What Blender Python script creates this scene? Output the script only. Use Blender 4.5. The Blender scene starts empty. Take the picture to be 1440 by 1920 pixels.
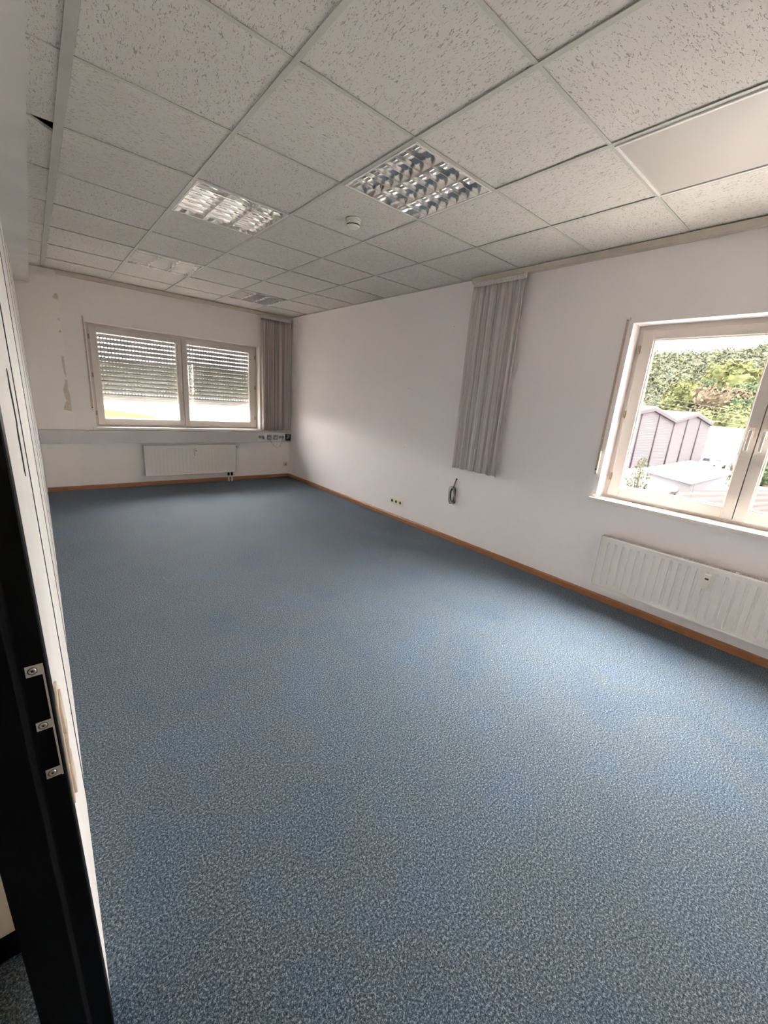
import bpy, bmesh, math, random
from mathutils import Vector, Matrix
S = bpy.context.scene
COL = S.collection
PI = math.pi

# ------------------------------------------------------------------ camera, world, exposure
W, L, H = 3.147, 4.939, 2.651          # right wall plane, far wall plane, ceiling height
CAM = Vector((-0.264, -1.726, 1.467))
RT = Vector((0.7673749, -0.6368562, 0.0744976))
DN = Vector((-0.1149589, -0.2509513, -0.9611492))
FW = Vector((0.6308092, 0.7289976, -0.2657861))
cd = bpy.data.cameras.new('camera'); cam = bpy.data.objects.new('camera', cd); COL.objects.link(cam)
M = Matrix.Identity(4)
for i in range(3):
    M[i][0] = RT[i]; M[i][1] = -DN[i]; M[i][2] = -FW[i]; M[i][3] = CAM[i]
cam.matrix_world = M
cd.sensor_fit = 'HORIZONTAL'; cd.sensor_width = 36.0; cd.lens = 759.55 / 1440 * 36
cd.clip_start = 0.005; cd.clip_end = 2000
S.camera = cam

SKY, EXPO = 6.0, 2.82
SUNCLOUD = ((0.44, -0.32, 0.85), 0.74, 1.0, 13.0)
NORTHCLOUD = ((-0.10, 0.90, 0.46), 0.80, 1.0, 11.0)
wd = bpy.data.worlds.new('overcast_sky'); S.world = wd; wd.use_nodes = True
nt = wd.node_tree; nt.nodes.clear()
wo = nt.nodes.new('ShaderNodeOutputWorld'); bg = nt.nodes.new('ShaderNodeBackground')
tc = nt.nodes.new('ShaderNodeTexCoord'); sx = nt.nodes.new('ShaderNodeSeparateXYZ')
rp = nt.nodes.new('ShaderNodeValToRGB')
nt.links.new(tc.outputs['Generated'], sx.inputs[0]); nt.links.new(sx.outputs['Z'], rp.inputs[0])
rp.color_ramp.elements[0].position = 0.0; rp.color_ramp.elements[0].color = (0.95, 0.885, 0.865, 1)
rp.color_ramp.elements[1].position = 1.0; rp.color_ramp.elements[1].color = (0.80, 0.755, 0.765, 1)
def lobe(direction, lo, hi, amount):                 # bright region of thin cloud
    dp = nt.nodes.new('ShaderNodeVectorMath'); dp.operation = 'DOT_PRODUCT'
    nt.links.new(tc.outputs['Generated'], dp.inputs[0]); dp.inputs[1].default_value = Vector(direction).normalized()
    mr = nt.nodes.new('ShaderNodeMapRange'); mr.interpolation_type = 'SMOOTHERSTEP'
    mr.inputs['From Min'].default_value = lo; mr.inputs['From Max'].default_value = hi
    mr.inputs['To Min'].default_value = 0; mr.inputs['To Max'].default_value = amount
    nt.links.new(dp.outputs['Value'], mr.inputs['Value']); return mr.outputs[0]
acc = None
for out in (lobe(*SUNCLOUD), lobe(*NORTHCLOUD)):
    ad = nt.nodes.new('ShaderNodeMath'); ad.operation = 'ADD'; nt.links.new(out, ad.inputs[0])
    if acc is None: ad.inputs[1].default_value = SKY
    else: nt.links.new(acc, ad.inputs[1])
    acc = ad.outputs[0]
nt.links.new(acc, bg.inputs[1])
nt.links.new(rp.outputs[0], bg.inputs[0])
nt.links.new(bg.outputs[0], wo.inputs[0])
S.view_settings.view_transform = 'Standard'; S.view_settings.look = 'None'
S.view_settings.exposure = EXPO; S.view_settings.gamma = 1.0
S.view_settings.use_curve_mapping = False
try:
    S.cycles.max_bounces = 14; S.cycles.diffuse_bounces = 10; S.cycles.transparent_max_bounces = 24
    S.cycles.glossy_bounces = 6; S.cycles.sample_clamp_indirect = 8.0
except Exception: pass

# ------------------------------------------------------------------ materials
class NT:
    def __init__(s, name):
        s.m = bpy.data.materials.new(name); s.m.use_nodes = True
        s.t = s.m.node_tree; s.t.nodes.clear()
        s.out = s.n('ShaderNodeOutputMaterial'); s.b = s.n('ShaderNodeBsdfPrincipled')
        s.l(s.b.outputs[0], s.out.inputs[0])
    def n(s, k, **kw):
        x = s.t.nodes.new(k)
        for a, v in kw.items(): setattr(x, a, v)
        return x
    def l(s, a, b): s.t.links.new(a, b)
    def coord(s, scale=(1, 1, 1), kind='Object', rot=(0, 0, 0)):
        c = s.n('ShaderNodeTexCoord'); m = s.n('ShaderNodeMapping')
        m.inputs['Scale'].default_value = scale; m.inputs['Rotation'].default_value = rot
        s.l(c.outputs[kind], m.inputs[0]); return m.outputs[0]
    def noise(s, vec, scale, detail=2, rough=.5, dist=0):
        x = s.n('ShaderNodeTexNoise'); s.l(vec, x.inputs['Vector'])
        x.inputs['Scale'].default_value = scale; x.inputs['Detail'].default_value = detail
        x.inputs['Roughness'].default_value = rough; x.inputs['Distortion'].default_value = dist
        return x.outputs['Fac']
    def ramp(s, fac, stops):
        r = s.n('ShaderNodeValToRGB'); e = r.color_ramp.elements
        while len(e) < len(stops): e.new(.5)
        for i, (p, c) in enumerate(stops):
            e[i].position = p; e[i].color = (*c, 1) if len(c) == 3 else c
        s.l(fac, r.inputs[0]); return r.outputs[0]
    def bump(s, h, strength=.2, dist=.01):
        b = s.n('ShaderNodeBump'); b.inputs['Strength'].default_value = strength
        b.inputs['Distance'].default_value = dist
        s.l(h, b.inputs['Height']); s.l(b.outputs[0], s.b.inputs['Normal']); return b
    def mix(s, a, b, f, typ='MIX'):
        x = s.n('ShaderNodeMix', data_type='RGBA', blend_type=typ)
        for v, i in ((f, 0), (a, 6), (b, 7)):
            if hasattr(v, 'links'): s.l(v, x.inputs[i])
            elif isinstance(v, (int, float)): x.inputs[i].default_value = v
            else: x.inputs[i].default_value = (*v, 1)
        return x.outputs[2]

def simple(name, col, rough=.5, metal=0, var=.06, vs=8, bs=0, bscale=200, spec=.5):
    t = NT(name); v = t.coord()
    n = t.noise(v, vs, 3)
    c = t.ramp(n, [(.3, tuple(x * (1 - var) for x in col)), (.7, tuple(min(1, x * (1 + var)) for x in col))])
    t.l(c, t.b.inputs['Base Color'])
    t.b.inputs['Roughness'].default_value = rough; t.b.inputs['Metallic'].default_value = metal
    t.b.inputs['Specular IOR Level'].default_value = spec
    if bs: t.bump(t.noise(v, bscale, 2), bs, .002)
    return t.m

def m_woodchip(name, col, col2):
    t = NT(name); v = t.coord()
    big = t.noise(v, .9, 3); fine = t.noise(v, 220, 2)
    c = t.ramp(big, [(.35, col), (.65, col2)])
    t.l(c, t.b.inputs['Base Color']); t.b.inputs['Roughness'].default_value = .85
    t.b.inputs['Specular IOR Level'].default_value = .2
    t.bump(fine, .35, .002); return t.m

def m_carpet():
    t = NT('blue_mottled_carpet'); v = t.coord()
    n1 = t.noise(v, 330, 3, .65); n2 = t.noise(v, 150, 3, .6); big = t.noise(v, 2.2, 4, .55)
    ma = t.n('ShaderNodeMath', operation='ADD'); t.l(n1, ma.inputs[0]); t.l(n2, ma.inputs[1])
    mh = t.n('ShaderNodeMath', operation='MULTIPLY'); t.l(ma.outputs[0], mh.inputs[0]); mh.inputs[1].default_value = .5
    c = t.ramp(mh.outputs[0], [(.39, (.006, .013, .022)), (.46, (.042, .068, .094)), (.53, (.110, .150, .182)), (.61, (.36, .40, .43))])
    c2 = t.mix(c, t.ramp(big, [(.32, (.78, .88, 1.0)), (.5, (1, .98, .97)), (.68, (.92, 1.0, 1.12))]), 1.0, 'MULTIPLY')
    t.l(c2, t.b.inputs['Base Color']); t.b.inputs['Roughness'].default_value = .75
    t.b.inputs['Specular IOR Level'].default_value = .25
    t.b.inputs['Sheen Weight'].default_value = .05; t.b.inputs['Sheen Roughness'].default_value = .5
    t.bump(mh.outputs[0], .7, .006); return t.m

def m_tile(name, rot):
    t = NT(name); v = t.coord((1, 1, 1))
    m = t.n('ShaderNodeMapping'); m.inputs['Rotation'].default_value = (0, 0, rot); t.l(v, m.inputs[0])
    m2 = t.n('ShaderNodeMapping'); m2.inputs['Scale'].default_value = (150, 46, 1); t.l(m.outputs[0], m2.inputs[0])
    f = t.noise(m2.outputs[0], 1, 1, .5, 1.4)
    holes = t.ramp(f, [(.615, (0, 0, 0)), (.665, (1, 1, 1))])
    big = t.noise(v, 1.3, 3)
    base = t.ramp(big, [(.3, (.63, .59, .54)), (.7, (.67, .63, .58))])
    c = t.mix(base, (.36, .325, .29), holes)
    t.l(c, t.b.inputs['Base Color']); t.b.inputs['Roughness'].default_value = .9
    t.b.inputs['Specular IOR Level'].default_value = .1
    fine = t.noise(v, 260, 2)
    inv = t.n('ShaderNodeMath', operation='MULTIPLY_ADD'); t.l(holes, inv.inputs[0]); inv.inputs[1].default_value = -1.2; t.l(fine, inv.inputs[2])
    t.bump(inv.outputs[0], .5, .002); return t.m

def m_glass():
    t = NT('window_glass'); t.t.nodes.remove(t.b)
    tr = t.n('ShaderNodeBsdfTransparent'); tr.inputs[0].default_value = (.96, .98, .97, 1)
    gl = t.n('ShaderNodeBsdfGlossy'); gl.inputs['Roughness'].default_value = .01
    lw = t.n('ShaderNodeLayerWeight'); lw.inputs[0].default_value = .5
    pw = t.n('ShaderNodeMath', operation='POWER'); t.l(lw.outputs['Facing'], pw.inputs[0]); pw.inputs[1].default_value = 5
    sc = t.n('ShaderNodeMath', operation='MULTIPLY_ADD'); t.l(pw.outputs[0], sc.inputs[0]); sc.inputs[1].default_value = .94; sc.inputs[2].default_value = .05
    mx = t.n('ShaderNodeMixShader'); t.l(sc.outputs[0], mx.inputs[0]); t.l(tr.outputs[0], mx.inputs[1]); t.l(gl.outputs[0], mx.inputs[2])
    t.l(mx.outputs[0], t.out.inputs[0]); return t.m

def m_wood(name, col, dark):
    t = NT(name); v = t.coord((3, 3, 60))
    n = t.noise(v, 3, 4, .6, .5)
    t.l(t.ramp(n, [(.3, dark), (.7, col)]), t.b.inputs['Base Color'])
    t.b.inputs['Roughness'].default_value = .42; return t.m

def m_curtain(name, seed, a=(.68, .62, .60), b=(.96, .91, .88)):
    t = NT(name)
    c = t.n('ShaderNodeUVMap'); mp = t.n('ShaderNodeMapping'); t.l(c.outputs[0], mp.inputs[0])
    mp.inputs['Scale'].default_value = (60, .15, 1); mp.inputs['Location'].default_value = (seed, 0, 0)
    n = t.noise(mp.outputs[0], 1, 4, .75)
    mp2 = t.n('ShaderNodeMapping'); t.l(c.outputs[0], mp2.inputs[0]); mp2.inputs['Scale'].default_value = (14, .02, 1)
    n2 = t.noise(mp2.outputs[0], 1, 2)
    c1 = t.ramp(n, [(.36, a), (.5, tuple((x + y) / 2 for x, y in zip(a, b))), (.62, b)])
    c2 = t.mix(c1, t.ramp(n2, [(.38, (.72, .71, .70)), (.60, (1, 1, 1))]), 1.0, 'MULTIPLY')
    t.l(c2, t.b.inputs['Base Color']); t.b.inputs['Roughness'].default_value = .85
    t.b.inputs['Specular IOR Level'].default_value = .15
    tr = t.n('ShaderNodeBsdfTranslucent'); t.l(c2, tr.inputs[0])
    mx = t.n('ShaderNodeMixShader'); mx.inputs[0].default_value = .18
    t.l(t.b.outputs[0], mx.inputs[1]); t.l(tr.outputs[0], mx.inputs[2]); t.l(mx.outputs[0], t.out.inputs[0])
    return t.m

def m_corrugated(name, col, col2, scale):
    t = NT(name); v = t.coord()
    w = t.n('ShaderNodeTexWave', wave_type='BANDS', bands_direction='Z'); t.l(v, w.inputs[0])
    w.inputs['Scale'].default_value = scale; w.inputs['Distortion'].default_value = 0
    t.l(t.ramp(w.outputs[1], [(.2, col), (.8, col2)]), t.b.inputs['Base Color'])
    t.b.inputs['Roughness'].default_value = .5; t.bump(w.outputs[1], .5, .03); return t.m

def m_leaf(name, cols, scale=.35):
    t = NT(name); v = t.coord(kind='Object')
    n = t.noise(v, scale, 2, .6); n2 = t.noise(v, scale * 9, 3, .7)
    c = t.ramp(n, [(.28 + .44 * i / max(1, len(cols) - 1), k) for i, k in enumerate(cols)])
    c2 = t.mix(c, t.ramp(n2, [(.35, (.65, .68, .68)), (.62, (1.15, 1.15, 1.1))]), 1.0, 'MULTIPLY')
    t.l(c2, t.b.inputs['Base Color']); t.b.inputs['Roughness'].default_value = .8
    t.b.inputs['Specular IOR Level'].default_value = .1
    t.bump(n2, .8, .8); return t.m

def matte(m):
    for n in m.node_tree.nodes:
        if n.type == 'BSDF_PRINCIPLED': n.inputs['Specular IOR Level'].default_value = 0; n.inputs['Roughness'].default_value = 1; n.inputs['Metallic'].default_value = 0
    return m

MT = dict(
    wall_r=m_woodchip('wall_paint_mauve_white', (.86, .81, .80), (.88, .83, .82)),
    wall_f=m_woodchip('wall_paint_beige_white', (.84, .79, .75), (.86, .81, .77)),
    plaster=m_woodchip('old_plaster', (.86, .81, .76), (.88, .83, .78)),
    peel=simple('bare_plaster', (.66, .57, .48), .9, var=.10, vs=30),
    carpet=m_carpet(),
    tile_a=m_tile('mineral_tile', .12), tile_b=m_tile('mineral_tile_turned', .12 + PI / 2),
    grid=simple('grid_steel_paint', (.50, .485, .43), .5),
    angle=simple('wall_angle_paint', (.44, .42, .375), .55),
    soffit=simple('soffit_paint', (.64, .61, .57), .8, vs=3, bs=.15),
    base=m_wood('baseboard_wood', (.42, .19, .085), (.27, .11, .05)),
    frame=simple('window_frame_paint', (.60, .545, .495), .38, vs=4, var=.03),
    sill=simple('sill_stone', (.80, .75, .70), .35, vs=20, var=.04),
    seal=simple('rubber_seal', (.05, .035, .03), .7),
    bead=simple('glazing_bead', (.80, .74, .66), .4),
    glass=m_glass(),
    brass=simple('hinge_brown', (.30, .23, .15), .45, .3),
    handle=simple('handle_enamel', (.66, .60, .54), .3),
    shutter=simple('shutter_slats', (.42, .40, .385), .6),
    shutbar=simple('shutter_bottom_bar', (.60, .56, .52), .5),
    belt=simple('shutter_belt', (.52, .40, .35), .9, var=.15, vs=60),
    cream=simple('cream_plastic', (.78, .72, .62), .4),
    rail=simple('curtain_rail_plastic', (.62, .555, .47), .45),
    dark=simple('dark_gap', (.012, .011, .010), .9),
    curtain=m_curtain('striped_curtain_cloth', 1.3),
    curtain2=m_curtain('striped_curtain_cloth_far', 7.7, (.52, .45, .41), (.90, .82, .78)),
    header=simple('curtain_tape', (.66, .61, .575), .8, vs=90, var=.12),
    rad=simple('radiator_enamel', (.78, .735, .685), .4, vs=3, var=.02),
    radshade=simple('radiator_enamel_shaded', (.50, .49, .46), .4),  # darker copy of the radiator enamel, side shade put into the colour
    meter=simple('meter_plastic', (.76, .71, .63), .4),
    duct=simple('duct_grey', (.62, .59, .575), .5, vs=3, var=.03),
    duct2=simple('duct_faceplate', (.72, .70, .70), .45),
    block=simple('module_grey', (.27, .265, .27), .6),
    black=simple('black_plastic', (.01, .01, .01), .5),
    blackpaint=simple('black_frame_paint', (.0018, .0018, .0022), .5, var=.1, spec=.10),
    steel=simple('brushed_steel', (.62, .56, .51), .5, .35, vs=60),
    screw=simple('screw_zinc', (.62, .58, .52), .3, .8),
    panel=simple('partition_panel_white', (.84, .80, .76), .6, vs=3, var=.03),
    switch=simple('switch_cream', (.68, .56, .45), .4),
    mirror=simple('louvre_aluminium', (.80, .79, .77), .17, 1.0, var=.02),
    reflector=simple('satin_reflector', (.82, .81, .79), .16, 1.0, var=.02),
    tube=simple('fluorescent_tube', (.85, .85, .83), .25),
    whitemetal=simple('luminaire_rim', (.74, .72, .68), .4),
    opal=simple('opal_diffuser', (.50, .455, .41), .5, vs=2, var=.02),
    detector=simple('detector_plastic', (.66, .63, .55), .5),
    cable=simple('cable_black', (.02, .02, .022), .5),
    cablew=simple('cable_grey', (.45, .43, .42), .5),
    corr=simple('corridor_wall', (.88, .80, .67), .8),
    pave=simple('pale_paving', (.19, .18, .172), .9, vs=.05, var=.1),
    grass=simple('dry_meadow', (.085, .070, .012), .9, vs=.08, var=.2),
    corrug=m_corrugated('corrugated_grey_sheet', (.036, .032, .034), (.045, .041, .043), 1.55),
    seam=simple('sheet_seam', (.026, .022, .024), .6),
    roofw=simple('white_roof_sheet', (.60, .60, .60), .6, vs=.1),
    fascia=simple('roof_fascia', (.034, .030, .031), .6),
    hall=simple('white_hall_cladding', (.55, .55, .56), .6, vs=.1),
    annex=simple('annex_render', (.05, .047, .05), .8, vs=.2),
    rooft=m_corrugated('weathered_clay_tiles', (.020, .0165, .0155), (.027, .0225, .0212), 3.0),
    housew=simple('house_render', (.30, .28, .27), .9),
    bark=simple('bark', (.05, .04, .03), .9),
    forest=m_leaf('forest_leaves', [(.022, .026, .020), (.034, .037, .025), (.047, .047, .030), (.036, .039, .030), (.056, .049, .034)], .09),  # muted greens, distance haze put into these and the tree leaf colours
    leafy=m_leaf('yellow_green_leaves', [(.055, .060, .026), (.070, .069, .032)], .5),
    leafo=m_leaf('rusty_leaves', [(.062, .049, .034), (.072, .058, .040)], .5),
    leafg=m_leaf('green_leaves', [(.036, .048, .027), (.050, .060, .034)], .5),
    leafd=m_leaf('shrub_leaves', [(.034, .044, .018), (.050, .056, .028)], 2),
    car=simple('car_silver', (.22, .22, .23), .3, .3), carg=simple('car_glass', (.01, .012, .015), .1),
    tyre=simple('tyre', (.012, .012, .012), .8),
    wire=simple('wire_aluminium', (.10, .10, .10), .5, .3),
    hillg=simple('hill_undergrowth', (.024, .026, .018), .95, vs=.05),
)

for k in ('pave', 'grass', 'corrug', 'seam', 'roofw', 'fascia', 'hall', 'annex', 'rooft', 'housew', 'bark', 'forest', 'leafy', 'leafo', 'leafg', 'leafd', 'wire', 'hillg', 'tyre'): matte(MT[k])

# ------------------------------------------------------------------ mesh helpers
class MB:
    def __init__(s): s.v = []; s.f = []; s.mi = []; s.sm = []
    def quad(s, a, b, c, d, mi=0, sm=False):
        k = len(s.v); s.v += [tuple(a), tuple(b), tuple(c), tuple(d)]; s.f.append((k, k + 1, k + 2, k + 3)); s.mi.append(mi); s.sm.append(sm)
        return s
    def hexa(s, p, mi=0):
        k = len(s.v); s.v += [tuple(q) for q in p]
        for f in ((0, 3, 2, 1), (4, 5, 6, 7), (0, 1, 5, 4), (1, 2, 6, 5), (2, 3, 7, 6), (3, 0, 4, 7)):
            s.f.append(tuple(k + i for i in f)); s.mi.append(mi); s.sm.append(False)
        return s
    def box(s, x0, x1, y0, y1, z0, z1, mi=0):
        x0, x1 = sorted((x0, x1)); y0, y1 = sorted((y0, y1)); z0, z1 = sorted((z0, z1))
        return s.hexa([(x0, y0, z0), (x1, y0, z0), (x1, y1, z0), (x0, y1, z0), (x0, y0, z1), (x1, y0, z1), (x1, y1, z1), (x0, y1, z1)], mi)
    def prism(s, poly, vec, mi=0):
        n = len(poly); k = len(s.v); vec = Vector(vec)
        s.v += [tuple(p) for p in poly] + [tuple(Vector(p) + vec) for p in poly]
        s.f.append(tuple(range(k + n - 1, k - 1, -1))); s.f.append(tuple(range(k + n, k + 2 * n)))
        s.mi += [mi, mi]; s.sm += [False, False]
        for i in range(n):
            j = (i + 1) % n; s.f.append((k + i, k + j, k + n + j, k + n + i)); s.mi.append(mi); s.sm.append(False)
        return s
    def tube(s, pts, r, seg=8, mi=0, cap=True):
        pts = [Vector(p) for p in pts]; rs = r if isinstance(r, (list, tuple)) else [r] * len(pts)
        k0 = len(s.v); up = Vector((0, 0, 1)); prev = None
        for i, p in enumerate(pts):
            t = (pts[min(i + 1, len(pts) - 1)] - pts[max(i - 1, 0)]).normalized()
            if prev is None:
                a = t.cross(up)
                if a.length < .05: a = t.cross(Vector((1, 0, 0)))
            else: a = prev - t * prev.dot(t)
            a.normalize(); prev = a; b = t.cross(a)
            for q in range(seg):
                th = 2 * PI * q / seg; s.v.append(tuple(p + (a * math.cos(th) + b * math.sin(th)) * rs[i]))
        for i in range(len(pts) - 1):
            for q in range(seg):
                q2 = (q + 1) % seg; A = k0 + i * seg
                s.f.append((A + q, A + q2, A + seg + q2, A + seg + q)); s.mi.append(mi); s.sm.append(True)
        if cap:
            s.f.append(tuple(k0 + q for q in range(seg - 1, -1, -1))); s.mi.append(mi); s.sm.append(False)
            e = k0 + (len(pts) - 1) * seg; s.f.append(tuple(e + q for q in range(seg))); s.mi.append(mi); s.sm.append(False)
        return s
    def lathe(s, prof, org, axis=(0, 0, 1), seg=28, mi=0):
        return s._lathe(prof, Vector(org), Vector(axis).normalized(), seg, mi)
    def _lathe(s, prof, o, ax, seg, mi):
        a = ax.cross(Vector((0, 0, 1)))
        if a.length < .05: a = Vector((1, 0, 0))
        a.normalize(); b = ax.cross(a); k0 = len(s.v)
        for r, h in prof:
            for q in range(seg):
                th = 2 * PI * q / seg; s.v.append(tuple(o + ax * h + (a * math.cos(th) + b * math.sin(th)) * max(r, 1e-5)))
        for i in range(len(prof) - 1):
            for q in range(seg):
                q2 = (q + 1) % seg; A = k0 + i * seg
                s.f.append((A + q, A + q2, A + seg + q2, A + seg + q)); s.mi.append(mi); s.sm.append(True)
        return s
    def grid(s, fn, nu, nv, mi=0, sm=True):
        k = len(s.v)
        for i in range(nu + 1):
            for j in range(nv + 1): s.v.append(tuple(fn(i / nu, j / nv)))
        for i in range(nu):
            for j in range(nv):
                A = k + i * (nv + 1) + j; s.f.append((A, A + nv + 1, A + nv + 2, A + 1)); s.mi.append(mi); s.sm.append(sm)
        return s
    def build(s, name, mats, parent=None, bevel=0, uv=None):
        me = bpy.data.meshes.new(name); me.from_pydata(s.v, [], s.f)
        if not isinstance(mats, (list, tuple)): mats = [mats]
        for m in mats: me.materials.append(m)
        for p, mi, sm in zip(me.polygons, s.mi, s.sm): p.material_index = mi; p.use_smooth = sm
        if uv:
            l = me.uv_layers.new(name='UVMap')
            for lp in me.loops: l.data[lp.index].uv = uv[lp.vertex_index]
        me.update()
        bm = bmesh.new(); bm.from_mesh(me)
        bmesh.ops.recalc_face_normals(bm, faces=bm.faces); bm.to_mesh(me); bm.free()
        o = bpy.data.objects.new(name, me); COL.objects.link(o)
        if bevel:
            b = o.modifiers.new('bevel', 'BEVEL'); b.width = bevel; b.segments = 2; b.limit_method = 'ANGLE'; b.angle_limit = math.radians(40)
        return o

def tag(o, label=None, cat=None, group=None, kind=None):
    if label: o['label'] = label
    if cat: o['category'] = cat
    if group: o['group'] = group
    if kind: o['kind'] = kind
    return o
def thing(name, label, cat, loc=(0, 0, 0), group=None, kind=None):
    o = bpy.data.objects.new(name, None); COL.objects.link(o); o.location = loc; o.empty_display_size = .1
    return tag(o, label, cat, group, kind)
def part(mb, name, mat, parent, label=None, bevel=0, uv=None):
    """world-space mesh parented so that it keeps its place (roots carry only a translation)"""
    root = parent
    while root.parent: root = root.parent
    off = Vector(root.location)
    if off.length: mb.v = [tuple(Vector(p) - off) for p in mb.v]
    o = mb.build(name, mat, None, bevel, uv); o.parent = parent
    if parent is not root:                       # parent mesh sits at root origin with identity
        pass
    if label: o['label'] = label
    return o
def struct(mb, name, mat, label, bevel=0, parent=None):
    o = mb.build(name, mat, None, bevel)
    if parent: o.parent = parent; o['label'] = label
    else: tag(o, label, None, None, 'structure')
    return o

# ------------------------------------------------------------------ left wall surface (slightly out of plumb)
LX = (-0.28471, 0.00388, -0.01112, 0.00059)
def wx(y, z): return LX[0] + LX[1] * y + LX[2] * z + LX[3] * y * z
YN = -2.75                                     # near wall, behind the camera
DJ0, DJ1 = -0.93, -1.93                       # door opening in the left wall

# ------------------------------------------------------------------ floor
struct(MB().box(-2.1, W + .28, YN - .2, L + .28, -.25, 0), 'floor', MT['carpet'], 'blue mottled loop carpet over the whole floor')

# ------------------------------------------------------------------ walls
def wall_open(name, mat, label, axis, base, thick, u0, u1, openings, z1=2.9, z0=0):
    mb = MB()
    def bx(a, b, c, d):
        if b - a < 1e-4 or d - c < 1e-4: return
        if axis == 'x': mb.box(base, base + thick, a, b, c, d)
        else: mb.box(a, b, base, base + thick, c, d)
    cur = u0
    for (a, b, c, d) in sorted(openings):
        bx(cur, a, z0, z1); bx(a, b, z0, c); bx(a, b, d, z1); cur = b
    bx(cur, u1, z0, z1)
    return struct(mb, name, mat, label)
WINR = (-2.086, -0.39, .815, 2.14)
WINF = (.335, 2.60, .815, 2.137)
WINB = (-4.25, -2.75, .815, 2.14)
wall_right = wall_open('wall_right', MT['wall_r'], 'long right wall in off-white woodchip paint', 'x', W, .215, YN - .2, L, [WINR])
wall_far = wall_open('wall_far', MT['plaster'], 'far end wall with the shuttered window', 'y', L, .28, -.45, W + .28, [WINF])
wall_open('wall_near', MT['wall_f'], 'wall behind the viewer', 'y', YN - .2, .2, -2.1, W, [])

# wallpaper on the far wall, torn along its left edge
edge = [(0.10, 0.056), (.109, .2), (.112, .49), (.108, .62), (.107, .80), (.105, 1.0), (.100, 1.03), (.095, 1.2), (.090, 1.36), (.095, 1.42), (.088, 1.5),
        (.093, 1.62), (.100, 1.87), (.088, 1.98), (.094, 2.1), (.090, 2.3), (.105, 2.36), (.107, 2.42), (.098, 2.5), (.101, 2.605)]
def strip_poly(y, xr, zlo, zhi, mb):
    e = [(x, z) for x, z in edge if zlo <= z <= zhi]
    e = [(e[0][0], zlo)] + e + [(e[-1][0], zhi)]
    mb.prism([(xr, y, zlo)] + [(x, y, z) for x, z in e] + [(xr, y, zhi)], (0, .0012, 0))
mb = MB(); strip_poly(L - .0012, .335, 0.0, 2.65, mb)
mb.box(.335, 2.60, L - .0012, L, 0, .80).box(.335, 2.60, L - .0012, L, 2.137, 2.65).box(2.60, W, L - .0012, L, 0, 2.65)
p = mb.build('wallpaper', MT['wall_f']); p.parent = wall_far; p['label'] = 'greyer wallpaper with a torn left edge'
for poly in ([(.090, 1.03), (.010, 1.045), (.022, 1.10), (.050, 1.16), (.035, 1.22), (.030, 1.29), (.052, 1.36), (.060, 1.42), (.085, 1.41), (.082, 1.30), (.094, 1.2)],
             [(.080, 1.44), (.060, 1.50), (.052, 1.58), (.055, 1.70), (.078, 1.69), (.078, 1.55)],
             [(.092, 2.33), (.040, 2.345), (.068, 2.395), (.092, 2.40)],
             [(.082, 1.96), (.055, 1.965), (.075, 2.0), (.084, 1.99)],
             [(.085, 2.09), (.058, 2.115), (.083, 2.13)]):
    m2 = MB().prism([(x, L - .0018, z) for x, z in poly], (0, .0015, 0))
    p = m2.build('peeled_patch', MT['peel']); p.parent = wall_far; p['label'] = 'bare beige patch where paper peeled off'
for (y, z) in ((1.95, 1.62), (1.93, .93), (1.34, 2.25)):
    m2 = MB().lathe([(0.0001, .0), (.0035, .0), (.0035, .001), (.0001, .001)], (W - .001, y, z), (1, 0, 0), 10)
    p = m2.build('nail_hole', MT['black']); p.parent = wall_right

# left partition of white panels with open joints
mb = MB()
YJ = [DJ0 + .004, -.222, .745, 1.70, 2.66, 3.62, 4.58, L]
for a, b in zip(YJ[:-1], YJ[1:]):
    a2, b2 = a + .004, b - .004
    mb.grid(lambda u, v: (wx(a2 + (b2 - a2) * u, 2.62 * v), a2 + (b2 - a2) * u, 2.62 * v), 4, 10, 0, False)
    for yy in (a2, b2):
        mb.grid(lambda u, v: (wx(yy, 2.62 * v) - .012 * u, yy, 2.62 * v), 1, 10, 1, False)
def slab(y0, y1, z0, z1, mi, d0, d1):
    mb.hexa([(wx(y0, z0) - d0, y0, z0), (wx(y0, z0) - d1, y0, z0), (wx(y1, z0) - d1, y1, z0), (wx(y1, z0) - d0, y1, z0),
             (wx(y0, z1) - d0, y0, z1), (wx(y0, z1) - d1, y0, z1), (wx(y1, z1) - d1, y1, z1), (wx(y1, z1) - d0, y1, z1)], mi)
for y in YJ[1:-1]:                                # proud black gaskets between the panels
    for k in range(10):
        za, zc = 2.46 * k / 10, 2.46 * (k + 1) / 10; g_ = .0020 if y < 1 else .0012
        mb.hexa([(wx(y, za) - .002, y - .003, za), (wx(y, za) + g_, y - .003, za), (wx(y, za) + g_, y + .003, za), (wx(y, za) - .002, y + .003, za),
                 (wx(y, zc) - .002, y - .003, zc), (wx(y, zc) + g_, y - .003, zc), (wx(y, zc) + g_, y + .003, zc), (wx(y, zc) - .002, y + .003, zc)], 1)
slab(DJ0 + .06, L, 0, 2.9, 1, .012, .02)
slab(DJ0 + .06, L, 0, 2.9, 0, .0205, .105)
slab(DJ1 - .06, DJ0 + .06, 2.14, 2.9, 0, 0, .105)
slab(YN, DJ1 - .06, 0, 2.9, 0, 0, .105)
wall_left = mb.build('wall_left', [MT['panel'], MT['dark']]); tag(wall_left, 'white partition of tall panels with thin black joints', None, None, 'structure')
def flush(poly):
    m2 = MB(); k = [(wx(y, z) + .0016, y, z) for y, z in poly]; m2.prism(k, (-.002, 0, 0)); return m2
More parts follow.
